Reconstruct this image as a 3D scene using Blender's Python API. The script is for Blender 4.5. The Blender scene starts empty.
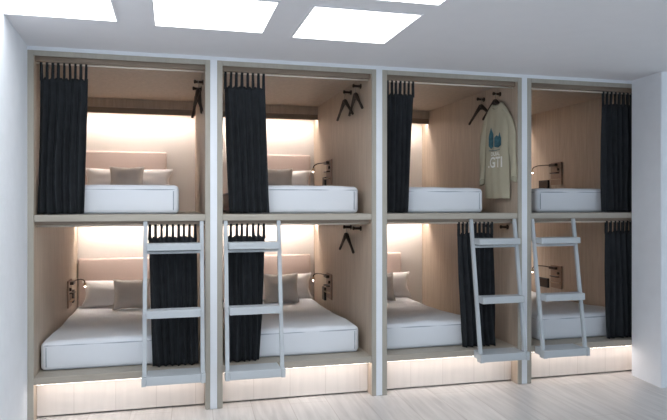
import bpy, bmesh, math, random
from mathutils import Vector, Matrix, noise
random.seed(7)
C = bpy.context.scene.collection
PI = math.pi

# ------------------------------------------------------------------ materials
def nodes_mat(name):
    m = bpy.data.materials.new(name); m.use_nodes = True
    nt = m.node_tree
    return m, nt, nt.nodes['Principled BSDF']

def plain(name, col, rough=.5, metal=0., spec=.5, bump=0., bscale=200., var=0., vscale=8.):
    m, nt, b = nodes_mat(name)
    b.inputs['Base Color'].default_value = (*col, 1)
    b.inputs['Roughness'].default_value = rough
    b.inputs['Metallic'].default_value = metal
    b.inputs['Specular IOR Level'].default_value = spec
    tc = nt.nodes.new('ShaderNodeTexCoord')
    if var:
        n = nt.nodes.new('ShaderNodeTexNoise'); n.inputs['Scale'].default_value = vscale; n.inputs['Detail'].default_value = 4
        nt.links.new(tc.outputs['Object'], n.inputs['Vector'])
        r = nt.nodes.new('ShaderNodeValToRGB')
        r.color_ramp.elements[0].position = .3; r.color_ramp.elements[1].position = .7
        r.color_ramp.elements[0].color = (*[c * (1 - var) for c in col], 1)
        r.color_ramp.elements[1].color = (*[min(1, c * (1 + var)) for c in col], 1)
        nt.links.new(n.outputs['Fac'], r.inputs['Fac']); nt.links.new(r.outputs['Color'], b.inputs['Base Color'])
    if bump:
        n = nt.nodes.new('ShaderNodeTexNoise'); n.inputs['Scale'].default_value = bscale; n.inputs['Detail'].default_value = 3
        nt.links.new(tc.outputs['Object'], n.inputs['Vector'])
        bp = nt.nodes.new('ShaderNodeBump'); bp.inputs['Strength'].default_value = bump; bp.inputs['Distance'].default_value = .004
        nt.links.new(n.outputs['Fac'], bp.inputs['Height']); nt.links.new(bp.outputs['Normal'], b.inputs['Normal'])
    return m

def wood(name, c1, c2, scale=(14, 14, 1.1), rough=.45, contrast=(.3, .72)):
    m, nt, b = nodes_mat(name)
    tc = nt.nodes.new('ShaderNodeTexCoord'); mp = nt.nodes.new('ShaderNodeMapping')
    mp.inputs['Scale'].default_value = scale
    nt.links.new(tc.outputs['Object'], mp.inputs['Vector'])
    n = nt.nodes.new('ShaderNodeTexNoise'); n.inputs['Scale'].default_value = 2.2; n.inputs['Detail'].default_value = 6
    n.inputs['Roughness'].default_value = .62; n.inputs['Distortion'].default_value = .6
    nt.links.new(mp.outputs['Vector'], n.inputs['Vector'])
    r = nt.nodes.new('ShaderNodeValToRGB')
    r.color_ramp.elements[0].position = contrast[0]; r.color_ramp.elements[1].position = contrast[1]
    r.color_ramp.elements[0].color = (*c1, 1); r.color_ramp.elements[1].color = (*c2, 1)
    nt.links.new(n.outputs['Fac'], r.inputs['Fac']); nt.links.new(r.outputs['Color'], b.inputs['Base Color'])
    bp = nt.nodes.new('ShaderNodeBump'); bp.inputs['Strength'].default_value = .08; bp.inputs['Distance'].default_value = .003
    nt.links.new(n.outputs['Fac'], bp.inputs['Height']); nt.links.new(bp.outputs['Normal'], b.inputs['Normal'])
    b.inputs['Roughness'].default_value = rough
    return m

def planks(name, c1, c2, seam, width, length, swap, rough=.4, rotz=0., streak=1.0):
    """Boards with seams; brick texture across two object axes."""
    m, nt, b = nodes_mat(name)
    tc = nt.nodes.new('ShaderNodeTexCoord')
    sep = nt.nodes.new('ShaderNodeSeparateXYZ'); com = nt.nodes.new('ShaderNodeCombineXYZ')
    rot = nt.nodes.new('ShaderNodeMapping'); rot.inputs['Rotation'].default_value = (0, 0, rotz)
    nt.links.new(tc.outputs['Object'], rot.inputs['Vector'])
    nt.links.new(rot.outputs['Vector'], sep.inputs['Vector'])
    nt.links.new(sep.outputs[swap[0]], com.inputs['X']); nt.links.new(sep.outputs[swap[1]], com.inputs['Y'])
    br = nt.nodes.new('ShaderNodeTexBrick')
    br.inputs['Scale'].default_value = 1; br.inputs['Brick Width'].default_value = length; br.inputs['Row Height'].default_value = width
    br.inputs['Mortar Size'].default_value = .0022; br.inputs['Mortar Smooth'].default_value = .3; br.inputs['Bias'].default_value = 0
    br.offset = .37
    br.inputs['Color1'].default_value = (*c1, 1); br.inputs['Color2'].default_value = (*c2, 1); br.inputs['Mortar'].default_value = (*seam, 1)
    nt.links.new(com.outputs['Vector'], br.inputs['Vector'])
    mp = nt.nodes.new('ShaderNodeMapping'); mp.inputs['Scale'].default_value = (1.1, 13, 1)
    nt.links.new(com.outputs['Vector'], mp.inputs['Vector'])
    n = nt.nodes.new('ShaderNodeTexNoise'); n.inputs['Scale'].default_value = 2.; n.inputs['Detail'].default_value = 6; n.inputs['Distortion'].default_value = .5
    nt.links.new(mp.outputs['Vector'], n.inputs['Vector'])
    r = nt.nodes.new('ShaderNodeValToRGB'); r.color_ramp.elements[0].position = .32; r.color_ramp.elements[1].position = .7
    lo = 1 - .2 * streak
    r.color_ramp.elements[0].color = (lo, lo, lo, 1); r.color_ramp.elements[1].color = (1.03, 1.03, 1.03, 1)
    nt.links.new(n.outputs['Fac'], r.inputs['Fac'])
    mx = nt.nodes.new('ShaderNodeMix'); mx.data_type = 'RGBA'; mx.blend_type = 'MULTIPLY'; mx.inputs['Factor'].default_value = 1
    nt.links.new(br.outputs['Color'], mx.inputs[6]); nt.links.new(r.outputs['Color'], mx.inputs[7])
    nt.links.new(mx.outputs[2], b.inputs['Base Color'])
    b.inputs['Roughness'].default_value = rough
    return m

def glow(name, col, strength):
    m, nt, b = nodes_mat(name)
    b.inputs['Base Color'].default_value = (.8, .8, .8, 1)
    b.inputs['Emission Color'].default_value = (*col, 1)
    b.inputs['Emission Strength'].default_value = strength
    return m

M = {}
M['oak'] = wood('oak veneer', (.405, .325, .255), (.53, .435, .35))
M['oak_edge'] = wood('oak edge', (.345, .325, .28), (.41, .385, .335), scale=(10, 10, 1.0), rough=.5)
M['oak_shelf'] = wood('oak platform', (.36, .325, .275), (.43, .395, .34), scale=(1.2, 12, 12), rough=.5)
M['oak_shaded'] = wood('shaded oak', (.20, .15, .11), (.27, .21, .16), scale=(1.2, 12, 12))  # darkened oak: shade under the rail and on the valance put into the colour
M['back'] = plain('cream wall panel', (.70, .655, .62), .75, bump=.05, bscale=60)
M['kick'] = planks('kick boards', (.74, .68, .64), (.725, .665, .625), (.60, .54, .50), .27, 3.0, ('Z', 'X'), rough=.45, streak=.2)
M['white'] = plain('white paint', (.76, .79, .84), .5, var=.02)
M['plaster'] = plain('white plaster', (.80, .83, .88), .7, bump=.5, bscale=18, var=.02)
M['ceil'] = plain('ceiling paint', (.80, .80, .83), .7, var=.01)
M['floor'] = planks('pale floor boards', (.665, .64, .628), (.595, .57, .56), (.45, .41, .39), .275, 1.9, ('Y', 'X'), rough=.33, rotz=math.radians(2), streak=1.0)
M['linen'] = plain('white linen', (.74, .77, .82), .8, bump=.12, bscale=250)
M['piping'] = plain('grey piping', (.36, .40, .46), .7)
M['pillow'] = plain('pillow linen', (.84, .81, .80), .85, bump=.15, bscale=220)
M['cushion'] = plain('taupe cushion cloth', (.62, .575, .54), .9, bump=.25, bscale=300)
M['head'] = plain('dusty pink upholstery', (.65, .53, .48), .85, bump=.2, bscale=260)
M['curtain'] = plain('charcoal curtain cloth', (.018, .021, .025), .85, spec=.3, bump=.2, bscale=300, var=.2, vscale=14)
M['ladder'] = plain('pale grey lacquered metal', (.47, .505, .535), .4)
M['rod'] = plain('brushed rod metal', (.86, .81, .73), .35, .2)
M['hanger'] = wood('dark walnut', (.016, .009, .006), (.032, .019, .012), rough=.55)
M['wire'] = plain('hook wire', (.30, .28, .26), .3, .9)
M['bronze'] = plain('brown plate', (.30, .20, .15), .45, .1, var=.1)
M['bronze_dark'] = plain('dark bronze', (.05, .033, .024), .35, .6)
M['black'] = plain('black socket plastic', (.014, .011, .010), .35)
M['brass'] = plain('lamp brass', (.45, .32, .2), .3, .8)
M['shirt'] = plain('olive cream jersey', (.43, .40, .30), .9, bump=.2, bscale=160, var=.04, vscale=12)
M['shirt_rib'] = plain('shirt rib knit', (.38, .355, .265), .9, bump=.3, bscale=260)
M['teal'] = plain('teal print', (.04, .125, .16), .8, var=.35, vscale=45)
M['print_white'] = plain('white print', (.78, .78, .74), .8)
M['led'] = glow('warm strip light', (1.0, .892, .81), 56.)
M['led_kick'] = glow('warm kick strip light', (1.0, .91, .84), 13.5)
M['panel'] = glow('ceiling diffuser', (.97, .985, 1.0), 4.2)
M['bulb'] = glow('reading bulb', (1.0, .9, .75), 8.)

# ------------------------------------------------------------------ mesh helpers
def box(bm, x0, x1, y0, y1, z0, z1, bev=0., seg=2):
    r = bmesh.ops.create_cube(bm, size=1)
    vs = r['verts']
    for v in vs:
        v.co = Vector(((x0 + x1) / 2 + v.co.x * (x1 - x0), (y0 + y1) / 2 + v.co.y * (y1 - y0), (z0 + z1) / 2 + v.co.z * (z1 - z0)))
    if bev:
        es = list({e for v in vs for e in v.link_edges})
        bmesh.ops.bevel(bm, geom=es, offset=bev, segments=seg, profile=.5, affect='EDGES')
    return bm

def tube(bm, pts, r, n=10, closed=False):
    pts = [Vector(p) for p in pts]
    rs = r if isinstance(r, (list, tuple)) else [r] * len(pts)
    rings = []; up = None; N = len(pts)
    for i, p in enumerate(pts):
        a = pts[(i - 1) % N] if (closed or i > 0) else p
        b = pts[(i + 1) % N] if (closed or i < N - 1) else p
        t = (b - a).normalized()
        if up is None:
            up = Vector((0, 0, 1)) if abs(t.z) < .9 else Vector((0, 1, 0))
        s = t.cross(up)
        if s.length < 1e-5:
            s = t.orthogonal()
        s.normalize(); up = s.cross(t).normalized()
        rings.append([bm.verts.new(p + rs[i] * (math.cos(2 * PI * k / n) * s + math.sin(2 * PI * k / n) * up)) for k in range(n)])
    for i in range(N if closed else N - 1):
        A = rings[i]; B = rings[(i + 1) % N]
        for k in range(n):
            bm.faces.new((A[k], A[(k + 1) % n], B[(k + 1) % n], B[k]))
    if not closed:
        bm.faces.new(rings[0][::-1]); bm.faces.new(rings[-1])
    return bm

def dense_axis(h, r, n):
    k = [-h + r * (1 - math.cos(PI / 2 * i / 5)) * .999 for i in range(6)]
    a = [-h + r + (2 * h - 2 * r) * i / n for i in range(1, n)]
    return k + a + [-v for v in reversed(k)]

def rbox(bm, hx, hy, hz, r, nx, ny, nz, f=None):
    """Rounded box centred on the origin with a dense surface; f(p) may push points about."""
    ax = [dense_axis(hx, r, nx), dense_axis(hy, r, ny), dense_axis(hz, r, nz)]
    h = (hx, hy, hz); cache = {}
    def vert(i, j, k):
        if (i, j, k) not in cache:
            p = Vector((ax[0][i], ax[1][j], ax[2][k]))
            q = Vector([max(-(h[a] - r), min(h[a] - r, p[a])) for a in range(3)])
            d = p - q
            if d.length > 1e-9:
                d.normalize(); p = q + d * r
            if f: p = f(p)
            cache[(i, j, k)] = bm.verts.new(p)
        return cache[(i, j, k)]
    L = [len(a) for a in ax]
    for a, (u, v) in ((0, (1, 2)), (1, (2, 0)), (2, (0, 1))):
        for side in (0, L[a] - 1):
            for i in range(L[u] - 1):
                for j in range(L[v] - 1):
                    c = []
                    for di, dj in ((0, 0), (1, 0), (1, 1), (0, 1)):
                        idx = [0, 0, 0]; idx[a] = side; idx[u] = i + di; idx[v] = j + dj
                        c.append(vert(*idx))
                    if side == 0: c.reverse()
                    bm.faces.new(c)
    return bm

def obj(name, bm, mat, parent=None, smooth=False, loc=None):
    me = bpy.data.meshes.new(name)
    bmesh.ops.recalc_face_normals(bm, faces=bm.faces)
    bm.to_mesh(me); bm.free()
    me.materials.append(mat)
    if smooth:
        for p in me.polygons: p.use_smooth = True
    o = bpy.data.objects.new(name, me); C.objects.link(o)
    if parent: o.parent = parent
    if loc: o.location = loc
    return o

def tag(o, label, cat, group=None):
    o['label'] = label; o['category'] = cat
    if group: o['group'] = group
    return o

def thing(name, label, cat, loc=(0, 0, 0), rotz=0., group=None):
    o = bpy.data.objects.new(name, None); C.objects.link(o)
    o.empty_display_size = .1
    o.location = loc; o.rotation_euler = (0, 0, rotz)
    return tag(o, label, cat, group)

def copy_tree(o, parent=None):
    c = o.copy(); C.objects.link(c)
    if parent is not None: c.parent = parent
    for ch in list(o.children):
        copy_tree(ch, c)
    return c

def dup(root, label, loc=None, group=None):
    c = copy_tree(root)
    c['label'] = label
    if loc: c.location = loc
    if group: c['group'] = group
    return c

def struct(name, bm, mat, smooth=False):
    o = obj(name, bm, mat, smooth=smooth); o['kind'] = 'structure'
    return o

NB = bmesh.new
# ------------------------------------------------------------------ plan
PITCH, X0, GAP = 1.2245, -.9168, .0484
W = PITCH - GAP                      # outer width of one pod
PX = [X0 + PITCH * i for i in range(4)]
TOP = 2.45; CEIL = 2.475
SH_B, SH_T = 1.322, 1.368            # upper bunk platform
LO_B, LO_T = .248, .298              # lower bunk platform
BACK = 1.965
LW, RW = .038, .034                  # stile widths

# ------------------------------------------------------------------ setting
struct('floor', box(NB(), -1.6, 7.5, -7.5, 2.2, -.08, 0), M['floor'])
struct('ceiling', box(NB(), -1.6, 7.5, -7.5, .02, CEIL, CEIL + .1), M['ceil'])
bm = NB()                            # left wall, a touch out of square
v = [bm.verts.new(p) for p in ((-.9172, .02, 0), (-.585, -7.5, 0), (-.585, -7.5, CEIL), (-.9172, .02, CEIL),
                               (-1.12, .02, 0), (-.79, -7.5, 0), (-.79, -7.5, CEIL), (-1.12, .02, CEIL))]
for q in ((0, 1, 2, 3), (7, 6, 5, 4), (0, 4, 5, 1), (3, 2, 6, 7), (0, 3, 7, 4), (1, 5, 6, 2)): bm.faces.new([v[i] for i in q])
struct('wall_left', bm, M['plaster'])
bm = NB()                            # return wall in front of the last pod
R = ((3.742, -.013), (3.702, -.385), (6.2, -.385), (6.2, -.013))
lo = [bm.verts.new((x, y, 0)) for x, y in R]; hi = [bm.verts.new((x, y, CEIL)) for x, y in R]
bm.faces.new(lo[::-1]); bm.faces.new(hi)
for i in range(4): bm.faces.new((lo[i], lo[(i + 1) % 4], hi[(i + 1) % 4], hi[i]))
bmesh.ops.bevel(bm, geom=[e for e in bm.edges if abs(e.verts[0].co.z - e.verts[1].co.z) > 1 and e.verts[0].co.x < 3.72], offset=.006, segments=3, affect='EDGES')
struct('wall_right', bm, M['plaster'])
struct('trim_1', box(NB(), -.917, 4.2, -.012, 1.9, TOP, CEIL), M['white'])
for i in range(3):
    x = PX[i + 1]
    struct('trim_%d' % (i + 2), box(NB(), x - GAP, x, -.012, .06, 0, TOP, .003), M['white'])

# ------------------------------------------------------------------ sleeping pods (copies of one unit)
def make_pod():
    t = thing('sleeping_pod', '', 'bunk bed', (0, 0, 0), group='wooden double decker sleeping pods along the wall')
    obj('side_panel', box(NB(), .0, LW - .001, 0, BACK + .05, 0, TOP), M['oak'], t)
    obj('side_panel', box(NB(), W - RW + .001, W, 0, BACK + .05, 0, TOP), M['oak'], t)
    bm = NB(); box(bm, 0, LW, -.012, 0, 0, TOP, .003); box(bm, W - RW, W, -.012, 0, 0, TOP, .003)
    box(bm, LW, W - RW, -.012, 0, 2.415, TOP, .003)
    obj('face_frame', bm, M['oak_edge'], t)
    obj('top_panel', box(NB(), LW, W - RW, 0, BACK + .05, 2.438, TOP), M['oak'], t)
    obj('back_panel', box(NB(), LW, W - RW, BACK, BACK + .05, 0, 2.438), M['back'], t)
    obj('upper_platform', box(NB(), LW, W - RW, -.004, BACK, SH_B, SH_T, .003), M['oak_shelf'], t)
    obj('lower_platform', box(NB(), LW, W - RW, -.004, BACK, LO_B, LO_T, .003), M['oak_shelf'], t)
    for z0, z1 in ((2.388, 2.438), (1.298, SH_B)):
        obj('pelmet', box(NB(), LW, W - RW, .030, .045, z0, z1), M['oak_shaded'], t)
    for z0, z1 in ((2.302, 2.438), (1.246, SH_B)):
        obj('light_valance', box(NB(), LW, W - RW, 1.785, 1.803, z0, z1), M['oak_shaded'] if z0 > 2 else M['oak'], t)  # upper valance takes the darkened oak, its backlit shade painted in
    obj('bulkhead_panel', box(NB(), LW, W - RW, 1.770, 1.785, 2.356, 2.438), M['oak'], t)
    for z, zt in ((2.345, 2.438), (1.285, SH_B)):
        obj('light_strip', box(NB(), LW + .02, W - RW - .02, 1.806, 1.846, z - .002, z), M['led'], t)
        bm = NB(); box(bm, LW + .005, W - RW - .005, 1.803, 1.852, z, zt); box(bm, LW + .005, W - RW - .005, 1.847, 1.852, z - .004, z)
        obj('light_housing', bm, M['oak'], t)
    obj('kick_light_strip', box(NB(), LW + .01, W - RW - .01, .012, .034, LO_B - .004, LO_B - .001), M['led_kick'], t)
    obj('kick_panel', box(NB(), LW, W - RW, .095, .115, .012, LO_B), M['kick'], t)
    for z in (2.381, 1.291):
        bm = NB(); tube(bm, [(LW, .066, z), (W - RW, .066, z)], .0055, 10)
        obj('curtain_rod', bm, M['rod'], t, True)
    return t
pod = make_pod(); pod.location = (PX[0], 0, 0)
pod['label'] = 'oak sleeping pod beside the left wall, with a curtain bunched on its lower right'
for i, s in ((1, 'second oak sleeping pod from the left wall, with empty hangers on both levels'),
             (2, 'oak sleeping pod where a printed shirt hangs on the upper level'),
             (3, 'oak sleeping pod partly covered by the white wall on the right')):
    dup(pod, s, (PX[i], 0, 0))

# ------------------------------------------------------------------ headboards
def make_headboard(x0, x1, z0, z1, label):
    t = thing('headboard', label, 'headboard', ((x0 + x1) / 2, BACK - .001, z0), group='upholstered headboards')
    bm = NB(); rbox(bm, (x1 - x0) / 2, .024, (z1 - z0) / 2, .02, 12, 2, 4)
    bmesh.ops.translate(bm, verts=bm.verts, vec=(0, -.026, (z1 - z0) / 2))
    obj('padded_cover', bm, M['head'], t, True)
    obj('backing_board', box(NB(), -(x1 - x0) / 2 + .01, (x1 - x0) / 2 - .01, -.003, 0, .01, z1 - z0 - .01), M['oak'], t)
HB_U = (SH_T, 1.952); HB_L = (LO_T, .916)
make_headboard(-.872, -.05, *HB_U, 'pink headboard of the upper bunk in the pod beside the left wall')
make_headboard(-.872, -.05, *HB_L, 'pink headboard of the lower bunk in the pod beside the left wall')
make_headboard(.56, 1.405, *HB_U, 'pink headboard of the upper bunk under the pair of empty hangers')
make_headboard(.56, 1.405, *HB_L, 'pink headboard of the lower bunk under the single empty hanger')
make_headboard(1.59, 2.415, *HB_L, 'pink headboard of the lower bunk below the hanging shirt')

# ------------------------------------------------------------------ mattresses
def make_mattress(x0, x1, z, h, label, side, seed=0, wrinkle=.003, sag=.035):
    y0, y1 = .140, 1.895
    t = thing('mattress', label, 'mattress', ((x0 + x1) / 2, (y0 + y1) / 2, z), group='white mattresses in the pods')
    hx, hy, hz = (x1 - x0) / 2, (y1 - y0) / 2, h / 2
    def dip(y):
        t = max(0., min(1., ((y + hy) / (2 * hy) - .04) / .5)); return sag * t * t * (3 - 2 * t)
    def f(p):
        n = noise.noise(Vector((p.x * 3 + seed * 7, p.y * 2.2, p.z * 2))) * 2 + noise.noise(Vector((p.x * 9 + seed, p.y * 5, 4.))) 
        q = p.copy()
        if p.z > 0: q.z += n * wrinkle + .006 * math.cos(p.x / hx * PI / 2) - dip(p.y) * p.z / hz
        if p.y < -hy + .05: q.y += .004 * noise.noise(Vector((p.x * 5 + seed, 3.1, p.z * 14)))
        return q
    bm = NB(); rbox(bm, hx, hy, hz, .036, 22, 30, 4, f)
    bmesh.ops.translate(bm, verts=bm.verts, vec=(0, 0, hz))
    obj('mattress_cover', bm, M['linen'], t, True)
    r = .04
    def loop(zz, ins):
        pts = []
        for cx, cy, a0 in ((hx - r, -hy + r, -90), (hx - r, hy - r, 0), (-hx + r, hy - r, 90), (-hx + r, -hy + r, 180)):
            for k in range(6):
                a = math.radians(a0 + 90 * k / 5)
                pts.append((cx + (r - ins) * math.cos(a), cy + (r - ins) * math.sin(a), zz))
        out = []
        for a, b in zip(pts, pts[1:] + pts[:1]):
            a = Vector(a); b = Vector(b); m = max(1, int((b - a).length / .06))
            for k in range(m):
                c = a + (b - a) * k / m; c.z -= dip(c.y) * max(0, (zz - hz) / hz); out.append(c)
        return out
    bm = NB(); tube(bm, loop(h - .030, .0045), .0052, 6, True)
    obj('piping', bm, M['piping'], t, True)
    bm = NB(); tube(bm, loop(.012, .012), .0042, 6, True)
    obj('piping', bm, M['piping'], t, True)
    for sx in (-1, 1):
        bm = NB(); tube(bm, [(sx * (hx - .038), -hy + .001, .03 + k * (h - .07) / 6) for k in range(7)], .004, 6)
        obj('corner_seam', bm, M['piping'], t, True)
    return t
make_mattress(-.868, .048, SH_T, .204, 'white mattress on the upper bunk of the pod beside the left wall', 1, 1)
make_mattress(-.868, .048, LO_T, .203, 'white mattress on the lower bunk of the pod beside the left wall', 1, 2, .006)
make_mattress(.470, 1.394, SH_T, .208, 'white mattress on the upper bunk under the pair of empty hangers', 1, 3)
make_mattress(.470, 1.398, LO_T, .206, 'white mattress on the lower bunk under the single empty hanger', 1, 4, .006)
make_mattress(1.582, 2.452, SH_T, .200, 'white mattress on the upper bunk beside the hanging shirt', 1, 5)
make_mattress(1.582, 2.440, LO_T, .202, 'white mattress on the lower bunk below the hanging shirt', 1, 6, .006, .055)
make_mattress(2.935, 3.885, SH_T, .200, 'white mattress on the upper bunk next to the right wall', -1, 7)
make_mattress(2.950, 3.885, LO_T, .206, 'white mattress on the lower bunk next to the right wall', -1, 8, .006)

# ------------------------------------------------------------------ pillows and cushions
def make_pillow(name, w, h, t, mat, loc, label, cat, lean, group, seed=0, ear=.10, rz=0.):
    bm = NB(); n = 22
    def P(i, j, s):
        a = -1 + 2 * i / n; b = -1 + 2 * j / n
        x = a * w / 2 * (1 - ear * math.cos(b * PI / 2) ** 1.2 * abs(a) ** 3)
        z = b * h / 2 * (1 - ear * math.cos(a * PI / 2) ** 1.2 * abs(b) ** 3)
        th = t / 2 * ((1 - abs(a) ** 2.6) * (1 - abs(b) ** 2.6)) ** .55
        th *= 1 + .12 * noise.noise(Vector((a * 2 + seed * 5, b * 2, s)))
        return Vector((x, s * th, z + .005 * noise.noise(Vector((a * 3, seed, b)))))
    V = {}
    for s in (-1, 1):
        for i in range(n + 1):
            for j in range(n + 1):
                edge = i in (0, n) or j in (0, n)
                if s == 1 and edge: V[(s, i, j)] = V[(-1, i, j)]
                else: V[(s, i, j)] = bm.verts.new(P(i, j, s))
        for i in range(n):
            for j in range(n):
                bm.faces.new([V[(s, i, j)], V[(s, i + 1, j)], V[(s, i + 1, j + 1)], V[(s, i, j + 1)]])
    o = obj(name, bm, mat, None, True)
    per = [P(i, 0, 1) for i in range(n)] + [P(n, j, 1) for j in range(n)] + [P(n - i, n, 1) for i in range(n)] + [P(0, n - j, 1) for j in range(n)]
    bm = NB(); tube(bm, per, .0035, 6, True)
    obj('edge_seam', bm, mat, o, True)
    # lean back about the lower edge
    o.rotation_euler = (-lean, 0, rz)
    o.location = (loc[0], loc[1] + math.sin(lean) * h / 2, loc[2] + math.cos(lean) * h / 2)
    return tag(o, label, cat, group)
GP, GC = 'white pillows on the bunks', 'taupe scatter cushions on the bunks'
make_pillow('pillow', .82, .24, .15, M['pillow'], (-.40, 1.775, SH_T + .176), 'long white pillow on the upper bunk beside the left wall', 'pillow', .22, GP, 1)
make_pillow('pillow', .82, .25, .15, M['pillow'], (-.41, 1.75, LO_T + .176), 'long white pillow on the lower bunk beside the left wall', 'pillow', .22, GP, 2)
make_pillow('pillow', .82, .24, .15, M['pillow'], (.98, 1.765, SH_T + .180), 'long white pillow on the upper bunk under the pair of empty hangers', 'pillow', .22, GP, 3)
make_pillow('pillow', .82, .26, .15, M['pillow'], (.98, 1.75, LO_T + .179), 'long white pillow on the lower bunk under the single empty hanger', 'pillow', .22, GP, 4)
make_pillow('pillow', .82, .27, .15, M['pillow'], (2.055, 1.75, LO_T + .154), 'long white pillow on the lower bunk below the hanging shirt', 'pillow', .22, GP, 5)
make_pillow('scatter_cushion', .305, .25, .13, M['cushion'], (-.405, 1.57, SH_T + .176), 'taupe cushion on the upper bunk beside the left wall', 'cushion', .25, GC, 6)
make_pillow('scatter_cushion', .325, .28, .13, M['cushion'], (-.360, 1.54, LO_T + .175), 'taupe cushion on the lower bunk beside the left wall', 'cushion', .25, GC, 7)
make_pillow('scatter_cushion', .325, .25, .13, M['cushion'], (.995, 1.57, SH_T + .180), 'taupe cushion on the upper bunk under the pair of empty hangers', 'cushion', .25, GC, 8)
make_pillow('scatter_cushion', .345, .29, .13, M['cushion'], (1.035, 1.55, LO_T + .178), 'taupe cushion on the lower bunk under the single empty hanger', 'cushion', .25, GC, 9)
make_pillow('scatter_cushion', .33, .29, .13, M['cushion'], (2.045, 1.55, LO_T + .154), 'taupe cushion on the lower bunk below the hanging shirt', 'cushion', .25, GC, 10)

# ------------------------------------------------------------------ curtains
def make_curtain(xa, xb, ba, bb, zt, zb, ntab, label, tabl=.095, seed=0):
    """xa..xb at the top, ba..bb at the hem; ntab tabs looped over the rod."""
    t = thing('curtain', label, 'curtain', ((xa + xb) / 2, .066, zb), group='charcoal bunk curtains')
    cx = (xa + xb) / 2; rnd = random.Random(seed)
    ztop = zt - tabl; nx = ntab * 14; nz = 36
    bm = NB(); rows = []
    for j in range(nz + 1):
        v = j / nz; z = zb + .004 + (ztop - zb - .004) * v
        row = []
        for i in range(nx + 1):
            u = i / nx
            L = xa + (xb - xa) * u; Bx = ba + (bb - ba) * u
            e = v ** .8
            x = Bx + (L - Bx) * e
            k = u * (ntab * .7)
            amp = (.007 + .013 * min(1, (1 - v) * 3)) * (1 + .3 * noise.noise(Vector((k * .8, seed, v * 1.5))))
            phase = .7 * noise.noise(Vector((k * .5, seed * 3.1, v * 1.2))) * (1 - v)
            y = amp * math.cos(2 * PI * (k + phase))
            x += .004 * math.sin(2 * PI * (k + phase)) * (1 if 0 < i < nx else 0)
            zz = z + (.006 * noise.noise(Vector((k * .7, seed, 0.))) if j == 0 else 0) + (.003 if j == 0 else 0)
            if j == nz: zz += -.012 * math.sin(PI * (u * ntab % 1.0)) ** 2
            row.append(bm.verts.new((x - cx, y, zz - zb)))
        rows.append(row)
    for j in range(nz):
        for i in range(nx):
            bm.faces.new((rows[j][i], rows[j][i + 1], rows[j + 1][i + 1], rows[j + 1][i]))
    o = obj('curtain_panel', bm, M['curtain'], t, True)
    s = o.modifiers.new('thick', 'SOLIDIFY'); s.thickness = .003; s.offset = 0
    tw = (xb - xa) / ntab * .45
    r = .0075
    for k in range(ntab):
        x = xa + (xb - xa) * (k + .22 + .56 * k / max(1, ntab - 1)) / ntab - cx + rnd.uniform(-.0015, .0015)
        w0 = tw * rnd.uniform(.85, 1.12); sk = rnd.uniform(-.003, .003)
        pts = [(-.004, -.020 - tabl), (-r, -.014)]
        pts += [(-r * math.cos(a), r * math.sin(a)) for a in [PI * q / 8 for q in range(9)]]
        pts += [(r, -.014), (.004, -.020 - tabl)]
        bm = NB(); prev = None
        zr = zt - .004
        for (y, z) in pts:
            f = max(0., min(1., -z / tabl)); ww = w0 * (1 + .25 * f * f)
            pr = [bm.verts.new((x - ww / 2 + sk * f, y, zr + z - zb)), bm.verts.new((x + ww / 2 + sk * f, y, zr + z - zb))]
            if prev: bm.faces.new((prev[0], prev[1], pr[1], pr[0]))
            prev = pr
        tb = obj('tab', bm, M['curtain'], t, True)
        s = tb.modifiers.new('thick', 'SOLIDIFY'); s.thickness = .0016; s.offset = 1
    return t
UZ, LZ = 2.385, 1.295
make_curtain(-.852, -.556, -.873, -.580, UZ, SH_T, 9, 'charcoal curtain on the upper bunk beside the left wall', seed=1)
make_curtain(-.157, .168, -.128, .182, LZ, LO_T, 9, 'charcoal curtain behind the ladder nearest the left wall', seed=2, tabl=.082)
make_curtain(.364, .655, .402, .688, UZ, SH_T, 8, 'charcoal curtain on the upper bunk with the pair of empty hangers', seed=3)
make_curtain(.364, .655, .396, .612, LZ, LO_T, 8, 'charcoal curtain behind the second ladder from the left', seed=4, tabl=.082)
make_curtain(1.592, 1.815, 1.592, 1.768, UZ, SH_T, 7, 'charcoal curtain on the upper bunk with the hanging shirt', seed=5)
make_curtain(2.186, 2.492, 2.238, 2.527, LZ, LO_T, 9, 'charcoal curtain behind the ladder below the hanging shirt', seed=6, tabl=.082)
make_curtain(3.515, 3.89, 3.512, 3.88, UZ, SH_T, 10, 'charcoal curtain on the upper bunk beside the right wall', seed=7)
make_curtain(3.547, 3.89, 3.562, 3.89, LZ, LO_T, 9, 'charcoal curtain on the lower bunk beside the right wall', seed=8, tabl=.082)

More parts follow.
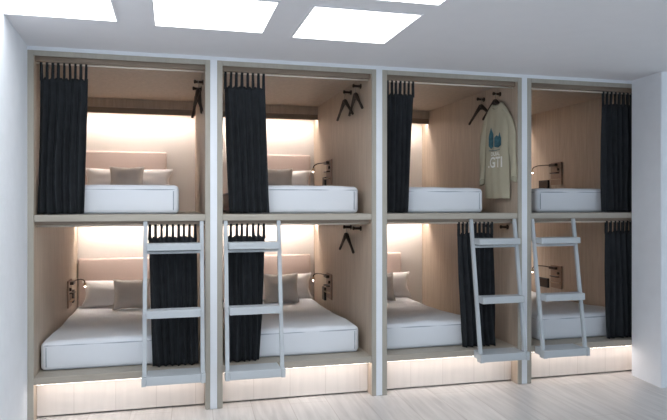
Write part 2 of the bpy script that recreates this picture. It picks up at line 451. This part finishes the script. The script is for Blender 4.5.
# ------------------------------------------------------------------ ladders
def make_ladder():
    t = thing('bunk_ladder', '', 'ladder', (0, 0, 0), group='pale metal ladders hung from the upper platforms')
    hw = .203; rw = .027
    def yc(z): return .012 - .165 * (SH_B - z) / (SH_B - .24)
    for sx in (-1, 1):
        bm = NB()
        x0, x1 = (sx * hw, sx * (hw - rw)) if sx < 0 else (hw - rw, hw)
        v = []
        for z in (SH_B - .001, .242):
            y = yc(z)
            for x, yy in ((x0, y - .013), (x1, y - .013), (x1, y + .013), (x0, y + .013)):
                v.append(bm.verts.new((x, yy, z)))
        for q in ((0, 1, 2, 3), (7, 6, 5, 4), (0, 4, 5, 1), (1, 5, 6, 2), (2, 6, 7, 3), (3, 7, 4, 0)): bm.faces.new([v[i] for i in q])
        bmesh.ops.bevel(bm, geom=list(bm.edges), offset=.003, segments=2, affect='EDGES')
        obj('rail', bm, M['ladder'], t)
    for z0, z1, f, bk in ((1.124, 1.172, .092, .016), (.678, .731, .082, .016)):
        y = yc((z0 + z1) / 2)
        obj('tread', box(NB(), -hw + rw, hw - rw, y - f, y + bk, z0, z1, .004), M['ladder'], t)
    y = yc(1.11)
    obj('tread_brace', box(NB(), -hw + rw, hw - rw, y - .012, y + .012, 1.098, 1.116, .003), M['ladder'], t)
    obj('tread', box(NB(), -hw + rw, hw - rw, -.185, -.006, .240, .299, .004), M['ladder'], t)
    # small feet plates that cap the rails beside the lowest tread
    for sx in (-1, 1):
        x0, x1 = sorted((sx * (hw + .004), sx * (hw - rw)))
        obj('rail_foot', box(NB(), x0, x1, -.188, -.120, .236, .299, .004), M['ladder'], t)
    return t
lad = make_ladder(); lad.location = (.0125, 0, 0)
lad['label'] = 'pale metal ladder nearest the left wall, in front of a charcoal curtain'
for x, s in ((.5575, 'second pale metal ladder from the left, beside the wide open lower bunk'),
             (2.463, 'pale metal ladder directly below the hanging shirt'),
             (3.003, 'pale metal ladder of the pod beside the right wall')):
    dup(lad, s, (x, 0, 0))

# ------------------------------------------------------------------ pegs and hangers
def make_peg():
    t = thing('wall_peg', '', 'coat peg', group='coat pegs on the right hand pod walls')
    bm = NB(); tube(bm, [(0, 0, 0), (-.006, 0, 0)], .020, 16); obj('peg_plate', bm, M['bronze_dark'], t, True)
    bm = NB(); tube(bm, [(-.005, 0, 0), (-.02, 0, 0), (-.052, 0, .001), (-.058, 0, .002), (-.066, 0, .002), (-.070, 0, .002)], [.011, .010, .010, .015, .015, .008], 12)
    obj('peg_stem', bm, M['bronze_dark'], t, True)
    return t
def make_hanger():
    t = thing('coat_hanger', '', 'coat hanger', group='dark wooden coat hangers on the pegs')
    # origin where the hook sits on the peg; plane of the hanger is local YZ
    pts = []
    for k in range(11):
        a = math.radians(-60 + 240 * k / 10)
        pts.append((0, .014 * math.cos(a) * -1, .014 * math.sin(a) - .014 + .0))
    pts = [(0, p[1], p[2] + .012) for p in pts][::-1]
    pts += [(0, 0, -.03), (0, 0, -.06)]
    bm = NB(); tube(bm, pts, .0022, 8); obj('hook', bm, M['wire'], t, True)
    bm = NB(); tube(bm, [(0, 0, -.054), (0, 0, -.091)], .013, 12); obj('hanger_neck', bm, M['hanger'], t, True)
    for s in (-1, 1):
        p = [Vector((0, s * (.004 + .205 * q), -.061 - .05 * q - .085 * q ** 1.15)) for q in [i / 10 for i in range(11)]]
        bm = NB(); tube(bm, p, [.019 - .0085 * min(1, i / 6) for i in range(11)], 10)
        obj('shoulder_arm', bm, M['hanger'], t, True)
    return t
peg0 = make_peg(); han0 = make_hanger(); first = [True, True]
def put_peg(x, y, z, label):
    p = peg0 if first[0] else copy_tree(peg0); first[0] = False
    p.location = (x, y, z); p['label'] = label; return p
def put_hanger(x, y, z, label, rz=0.):
    h = han0 if first[1] else copy_tree(han0); first[1] = False
    h.location = (x, y, z); h.rotation_euler = (0, 0, rz); h['label'] = label; return h
WX = [p + W - RW for p in PX]        # face of each right-hand pod wall
for i, (zu, zl) in enumerate(((2.345, None), (2.372, 1.246), (2.364, 1.25))):
    who = ('in the pod beside the left wall', 'in the second pod from the left', 'in the pod with the hanging shirt')[i]
    for y, n in ((.55, 'inner'), (.27, 'outer')):
        put_peg(WX[i], y, zu, '%s dark coat peg on the upper bunk wall %s' % (n, who))
        if zl: put_peg(WX[i], y - (.0 if i == 1 else .12), zl, '%s dark coat peg on the lower bunk wall %s' % (n, who))
put_hanger(WX[0] - .036, .55, 2.345 - .002, 'dark hanger farther inside the upper bunk beside the left wall', .14)
put_hanger(WX[0] - .036, .27, 2.345 - .002, 'dark hanger nearer the opening of the upper bunk beside the left wall', -.16)
put_hanger(WX[1] - .036, .62, 2.372 - .002, 'dark empty hanger farther inside, above the second upper bunk', .04)
put_hanger(WX[1] - .036, .30, 2.372 - .002, 'dark empty hanger nearer the opening, above the second upper bunk', -.04)
put_hanger(WX[1] - .036, .57, 1.246 - .002, 'dark empty hanger on the wall of the second lower bunk', .0)
put_hanger(WX[2] - .040, .53, 2.364 - .002, 'dark empty hanger partly behind the printed shirt', .04)
SH_ROT = math.radians(11.2)
put_hanger(WX[2] - .054, .255, 2.364 - .002, 'dark hanger that carries the printed shirt', SH_ROT).scale = (1, .76, 1)

# ------------------------------------------------------------------ printed shirt
def make_shirt():
    Z1 = 2.276; Z0 = 1.485
    t = thing('long_sleeve_shirt', 'olive cream long sleeve shirt with teal and white chest print on a hanger', 'shirt', (2.622, .225, Z0), math.radians(-78.8))
    H = Z1 - Z0
    def prof(v):            # half width and half depth up the body, v = 0 hem .. 1 collar
        if v < .88: return .146 + .006 * math.cos(v * 4), .021 + .004 * (1 - v)
        q = (v - .88) / .12
        return .140 - .002 * q - .082 * q ** 1.5, .0215 - .001 * q
    def front(u, v):        # local y of the front cloth at local x = u
        hw, hd = prof(v); a = min(1, abs(u / hw))
        return -hd * (1 - a ** 3) ** .5 - .003 * math.cos(u * 70 + 2 * math.sin(v * 5)) * (1 - v * .6) * (1 - a * a)
    bm = NB(); rows = []; n = 80; nz = 60
    for j in range(nz + 1):
        v = j / nz; hw, hd = prof(v); row = []
        zz = H * v
        for i in range(n + 1):
            u = -hw + 2 * hw * (.5 - .5 * math.cos(PI * i / n))
            row.append(bm.verts.new((u, front(u, v), zz + (-.052 * math.cos(u / hw * PI / 2) ** 2 if j == nz else 0))))
        for i in range(1, n):
            u = hw - 2 * hw * (.5 - .5 * math.cos(PI * i / n))
            a = min(1, abs(u / hw))
            row.append(bm.verts.new((u, hd * .8 * (1 - a ** 3) ** .5, zz)))
        rows.append(row)
    m = len(rows[0])
    for j in range(nz):
        for i in range(m):
            bm.faces.new((rows[j][i], rows[j][(i + 1) % m], rows[j + 1][(i + 1) % m], rows[j + 1][i]))
    bm.faces.new(rows[0][::-1])
    obj('shirt_body', bm, M['shirt'], t, True)
    # collar
    bm = NB(); pts = []
    for k in range(28):
        a = 2 * PI * k / 28
        pts.append((.056 * math.cos(a), .019 * math.sin(a), H - .002 - (.05 * max(0, -math.sin(a)) ** 1.5)))
    tube(bm, pts, .0075, 8, True); obj('collar', bm, M['shirt_rib'], t, True)
    # sleeves
    for s in (-1, 1):
        bm = NB(); rings = []; path = []
        end = .155 if s < 0 else .175
        for k in range(25):
            q = k / 24
            x = s * (.085 + .082 * min(1, q * 3.2) ** .7 + .030 * q)
            z = H * .925 - (H * .925 - end) * q
            y = .002 * math.sin(q * 9)
            hw = .050 * (1 - q) + .030 * q if q < .94 else .031
            if q < .15: hw = .03 + .02 * q / .15
            hd = .017 + .003 * math.sin(q * 14)
            ring = []
            for i in range(18):
                a = 2 * PI * i / 18
                ring.append(bm.verts.new((x + hw * math.cos(a), y + hd * math.sin(a) * (1 + .18 * math.cos(3 * a + q * 12)), z + s * 0 + hw * .35 * math.cos(a) * -s * (1 if q < .3 else .3))))
            rings.append(ring)
        for A, B in zip(rings, rings[1:]):
            for i in range(18): bm.faces.new((A[i], A[(i + 1) % 18], B[(i + 1) % 18], B[i]))
        bm.faces.new(rings[0]); bm.faces.new(rings[-1][::-1])
        obj('sleeve', bm, M['shirt'], t, True)
        xe = s * (.085 + .082 + .030)
        bm = NB(); rings = []
        for z, g in ((end + .006, 1.02), (end, 1.08), (end - .03, 1.05), (end - .036, .98)):
            rings.append([bm.verts.new((xe + .030 * g * math.cos(2 * PI * i / 18), .019 * g * math.sin(2 * PI * i / 18), z - s * .009 * math.cos(2 * PI * i / 18) )) for i in range(18)])
        for A, B in zip(rings, rings[1:]):
            for i in range(18): bm.faces.new((A[i], A[(i + 1) % 18], B[(i + 1) % 18], B[i]))
        bm.faces.new(rings[0]); bm.faces.new(rings[-1][::-1])
        obj('cuff', bm, M['shirt_rib'], t, True)
    # print, laid on the front cloth
    def lay(bm):
        for vtx in bm.verts:
            u, z = vtx.co.x, vtx.co.z
            vtx.co.y = front(u, z / H) - .0036
        return bm
    def shape(poly, name, mat):
        bm = NB(); f = bm.faces.new([bm.verts.new((x, 0, z)) for x, z in poly])
        [setattr(v.co, 'x', -.085 + (v.co.x + .085) * 1.25 + .006) for v in bm.verts]
        bmesh.ops.triangulate(bm, faces=[f])
        for _ in range(2): bmesh.ops.subdivide_edges(bm, edges=list(bm.edges), cuts=1, use_grid_fill=True)
        lay(bm); return obj(name, bm, mat, t)
    zc = .45
    shape([(-.085, zc - .01), (-.085, zc + .07), (-.068, zc + .125), (-.060, zc + .145), (-.052, zc + .12), (-.036, zc + .085), (-.034, zc - .02), (-.06, zc - .035)], 'teal_print', M['teal'])
    shape([(-.026, zc - .02), (-.026, zc + .055), (-.004, zc + .075), (.012, zc + .062), (.022, zc + .10), (.033, zc + .062), (.040, zc + .05), (.040, zc - .012), (.01, zc - .03)], 'teal_print', M['teal'])
    shape([(-.085, zc - .045), (-.03, zc - .05), (.03, zc - .043), (.03, zc - .047), (-.03, zc - .056), (-.085, zc - .05)], 'teal_print', M['teal'])
    def letters(txt, x, z, size, sx, name):
        cu = bpy.data.curves.new(name, 'FONT'); cu.body = txt; cu.size = size; cu.resolution_u = 3; cu.offset = size * .02
        tmp = bpy.data.objects.new(name, cu); C.objects.link(tmp)
        dg = bpy.context.evaluated_depsgraph_get(); dg.update()
        me = bpy.data.meshes.new_from_object(tmp.evaluated_get(dg))
        bpy.data.objects.remove(tmp); bpy.data.curves.remove(cu)
        bm = NB(); bm.from_mesh(me); bpy.data.meshes.remove(me)
        for vtx in bm.verts: vtx.co = Vector((x + vtx.co.x * sx, 0, z + vtx.co.y))
        bmesh.ops.subdivide_edges(bm, edges=[e for e in bm.edges if e.calc_length() > .012], cuts=1)
        bmesh.ops.triangulate(bm, faces=bm.faces)
        lay(bm); obj(name, bm, M['print_white'], t)
    letters('DUAL', -.050, zc - .094, .044, 1.0, 'small_lettering')
    letters('.GTI', -.088, zc - .190, .122, .82, 'large_lettering')
    return t
make_shirt()

# ------------------------------------------------------------------ reading lamps and socket boxes
def make_lamp(xw, s, zb, label, yc=1.27):
    """xw wall face, s = direction out of the wall (+1 or -1), zb = foot of the plate."""
    t = thing('reading_lamp', label, 'reading lamp', (xw, yc, zb), group='reading lamps on the pod walls')
    def bx(x0, x1, *a, **k):
        x0, x1 = sorted((s * x0, s * x1)); return box(NB(), x0, x1, *a, **k)
    obj('wall_plate', bx(.0005, .014, -.095, .095, 0, .235, .003), M['bronze'], t)
    obj('plate_ledge', bx(.014, .05, -.06, .06, .118, .128, .002), M['bronze_dark'], t)
    obj('plate_ledge', bx(.014, .04, -.085, .085, .055, .062, .002), M['brass'], t)
    obj('lamp_mount', bx(.014, .044, -.03, .085, .195, .222, .004), M['bronze_dark'], t)
    bm = NB(); tube(bm, [(s * .014, -.05, .16), (s * .03, -.05, .16)], .014, 14); obj('switch_knob', bm, M['bronze_dark'], t, True)
    pts = [(s * .03, .08, .209), (s * .033, .13, .214), (s * .045, .19, .215), (s * .065, .25, .213), (s * .085, .295, .20), (s * .093, .31, .182), (s * .094, .312, .168)]
    bm = NB(); tube(bm, pts, .0055, 10); obj('lamp_arm', bm, M['bronze_dark'], t, True)
    c = Vector((s * .094, .312, .15))
    bm = NB(); tube(bm, [c + Vector((0, 0, .022)), c + Vector((0, 0, .016)), c + Vector((0, 0, -.008))], [.007, .011, .014], 14); hd = obj('lamp_head', bm, M['brass'], t, True)
    bm = NB(); bmesh.ops.create_uvsphere(bm, u_segments=12, v_segments=8, radius=.009)
    bmesh.ops.translate(bm, verts=bm.verts, vec=c + Vector((0, 0, -.012))); obj('bulb', bm, M['bulb'], hd, True)
    return t
def make_socket(xw, s, y, z, w, h, label):
    t = thing('socket_box', label, 'socket', (xw, y, z), group='black socket boxes on the pod walls')
    def bx(x0, x1, *a, **k):
        x0, x1 = sorted((s * x0, s * x1)); return box(NB(), x0, x1, *a, **k)
    obj('socket_frame', bx(.0005, .022, -w / 2, w / 2, 0, h, .003), M['black'], t)
    obj('socket_face', bx(.022, .024, -w / 2 + .012, w / 2 - .012, .012, h - .012, .001), M['bronze_dark'], t)
WL0 = PX[0] + LW
make_lamp(WL0, 1, .535, 'reading lamp on the wall above the lower bunk nearest the left wall', 1.43)
make_lamp(WX[1], -1, 1.622, 'reading lamp on the wall of the second upper bunk from the left')
make_lamp(WX[1], -1, .545, 'reading lamp on the wall of the second lower bunk from the left')
make_lamp(WX[3], -1, 1.64, 'reading lamp in the upper bunk next to the right wall')
make_lamp(WX[3], -1, .56, 'reading lamp in the lower bunk next to the right wall')
make_socket(WL0, 1, 1.60, .55, .085, .11, 'black socket box in the lower bunk nearest the left wall')
make_socket(WX[1], -1, 1.445, 1.575, .105, .125, 'black socket box in the second upper bunk from the left')
make_socket(WX[1], -1, 1.46, .505, .105, .125, 'black socket box in the second lower bunk from the left')
make_socket(WX[3], -1, 1.49, 1.60, .17, .095, 'black socket box in the upper bunk next to the right wall')
make_socket(WX[3], -1, 1.49, .545, .17, .10, 'black socket box in the lower bunk next to the right wall')

# ------------------------------------------------------------------ ceiling lights
def ceiling_light(x0, x1, y0, y1, label):
    t = thing('ceiling_light', label, 'ceiling light', ((x0 + x1) / 2, (y0 + y1) / 2, CEIL), group='square ceiling light panels')
    hx, hy = (x1 - x0) / 2, (y1 - y0) / 2; b = .012
    bm = NB()
    for q in ((-hx - b, hx + b, -hy - b, -hy), (-hx - b, hx + b, hy, hy + b), (-hx - b, -hx, -hy, hy), (hx, hx + b, -hy, hy)):
        box(bm, *q, -.006, -.0005)
    obj('panel_frame', bm, M['ceil'], t)
    obj('diffuser', box(NB(), -hx, hx, -hy, hy, -.005, -.001), M['panel'], t)
ceiling_light(-.888, -.303, -1.34, -.752, 'square ceiling light panel against the left wall')
ceiling_light(-.092, .525, -1.305, -.722, 'square ceiling light panel in front of the second pod')
ceiling_light(.722, 1.317, -1.287, -.668, 'square ceiling light panel nearest the third pod')
ceiling_light(.735, 1.336, -2.09, -1.475, 'ceiling light panel cut by the top edge of the photo')
# the same grid goes on over the room behind the viewpoint
for j in range(3):
    for i in range(3):
        if j == 0 and i == 2: continue
        ceiling_light(-.82 + .82 * i, -.22 + .82 * i, -2.09 - .8 * j, -1.49 - .8 * j, 'ceiling light panel of the grid over the room')

# ------------------------------------------------------------------ world and camera
w = bpy.data.worlds.new('daylight'); bpy.context.scene.world = w; w.use_nodes = True
bg = w.node_tree.nodes['Background']
wn = w.node_tree; tc = wn.nodes.new('ShaderNodeTexCoord'); sx = wn.nodes.new('ShaderNodeSeparateXYZ'); mr = wn.nodes.new('ShaderNodeMapRange')
wn.links.new(tc.outputs['Generated'], sx.inputs[0]); wn.links.new(sx.outputs['X'], mr.inputs['Value'])   # the open, window side of the room is to the right
mr.inputs['From Min'].default_value = -.2; mr.inputs['From Max'].default_value = 1.; mr.inputs['To Min'].default_value = .62; mr.inputs['To Max'].default_value = 1.85
wn.links.new(mr.outputs['Result'], bg.inputs['Strength'])
bg.inputs['Color'].default_value = (.74, .88, .98, 1)

cd = bpy.data.cameras.new('camera'); cam = bpy.data.objects.new('camera', cd); C.objects.link(cam)
F = 624.31
cd.sensor_width = 36; cd.sensor_fit = 'HORIZONTAL'; cd.lens = 36 * F / 667
cd.shift_y = -(210 - 203.92) / 667
cam.location = (0, -4.4662, 1.4405)
cam.rotation_euler = (PI / 2, 0, -math.radians(14.504))
cd.clip_start = .05
sc = bpy.context.scene
sc.camera = cam
sc.view_settings.view_transform = 'Standard'; sc.view_settings.look = 'None'
sc.view_settings.gamma = 1; sc.view_settings.use_curve_mapping = False
sc.view_settings.exposure = 0.
sc.cycles.use_denoising = True
sc.cycles.max_bounces = 10; sc.cycles.diffuse_bounces = 6
sc.cycles.sample_clamp_indirect = 6
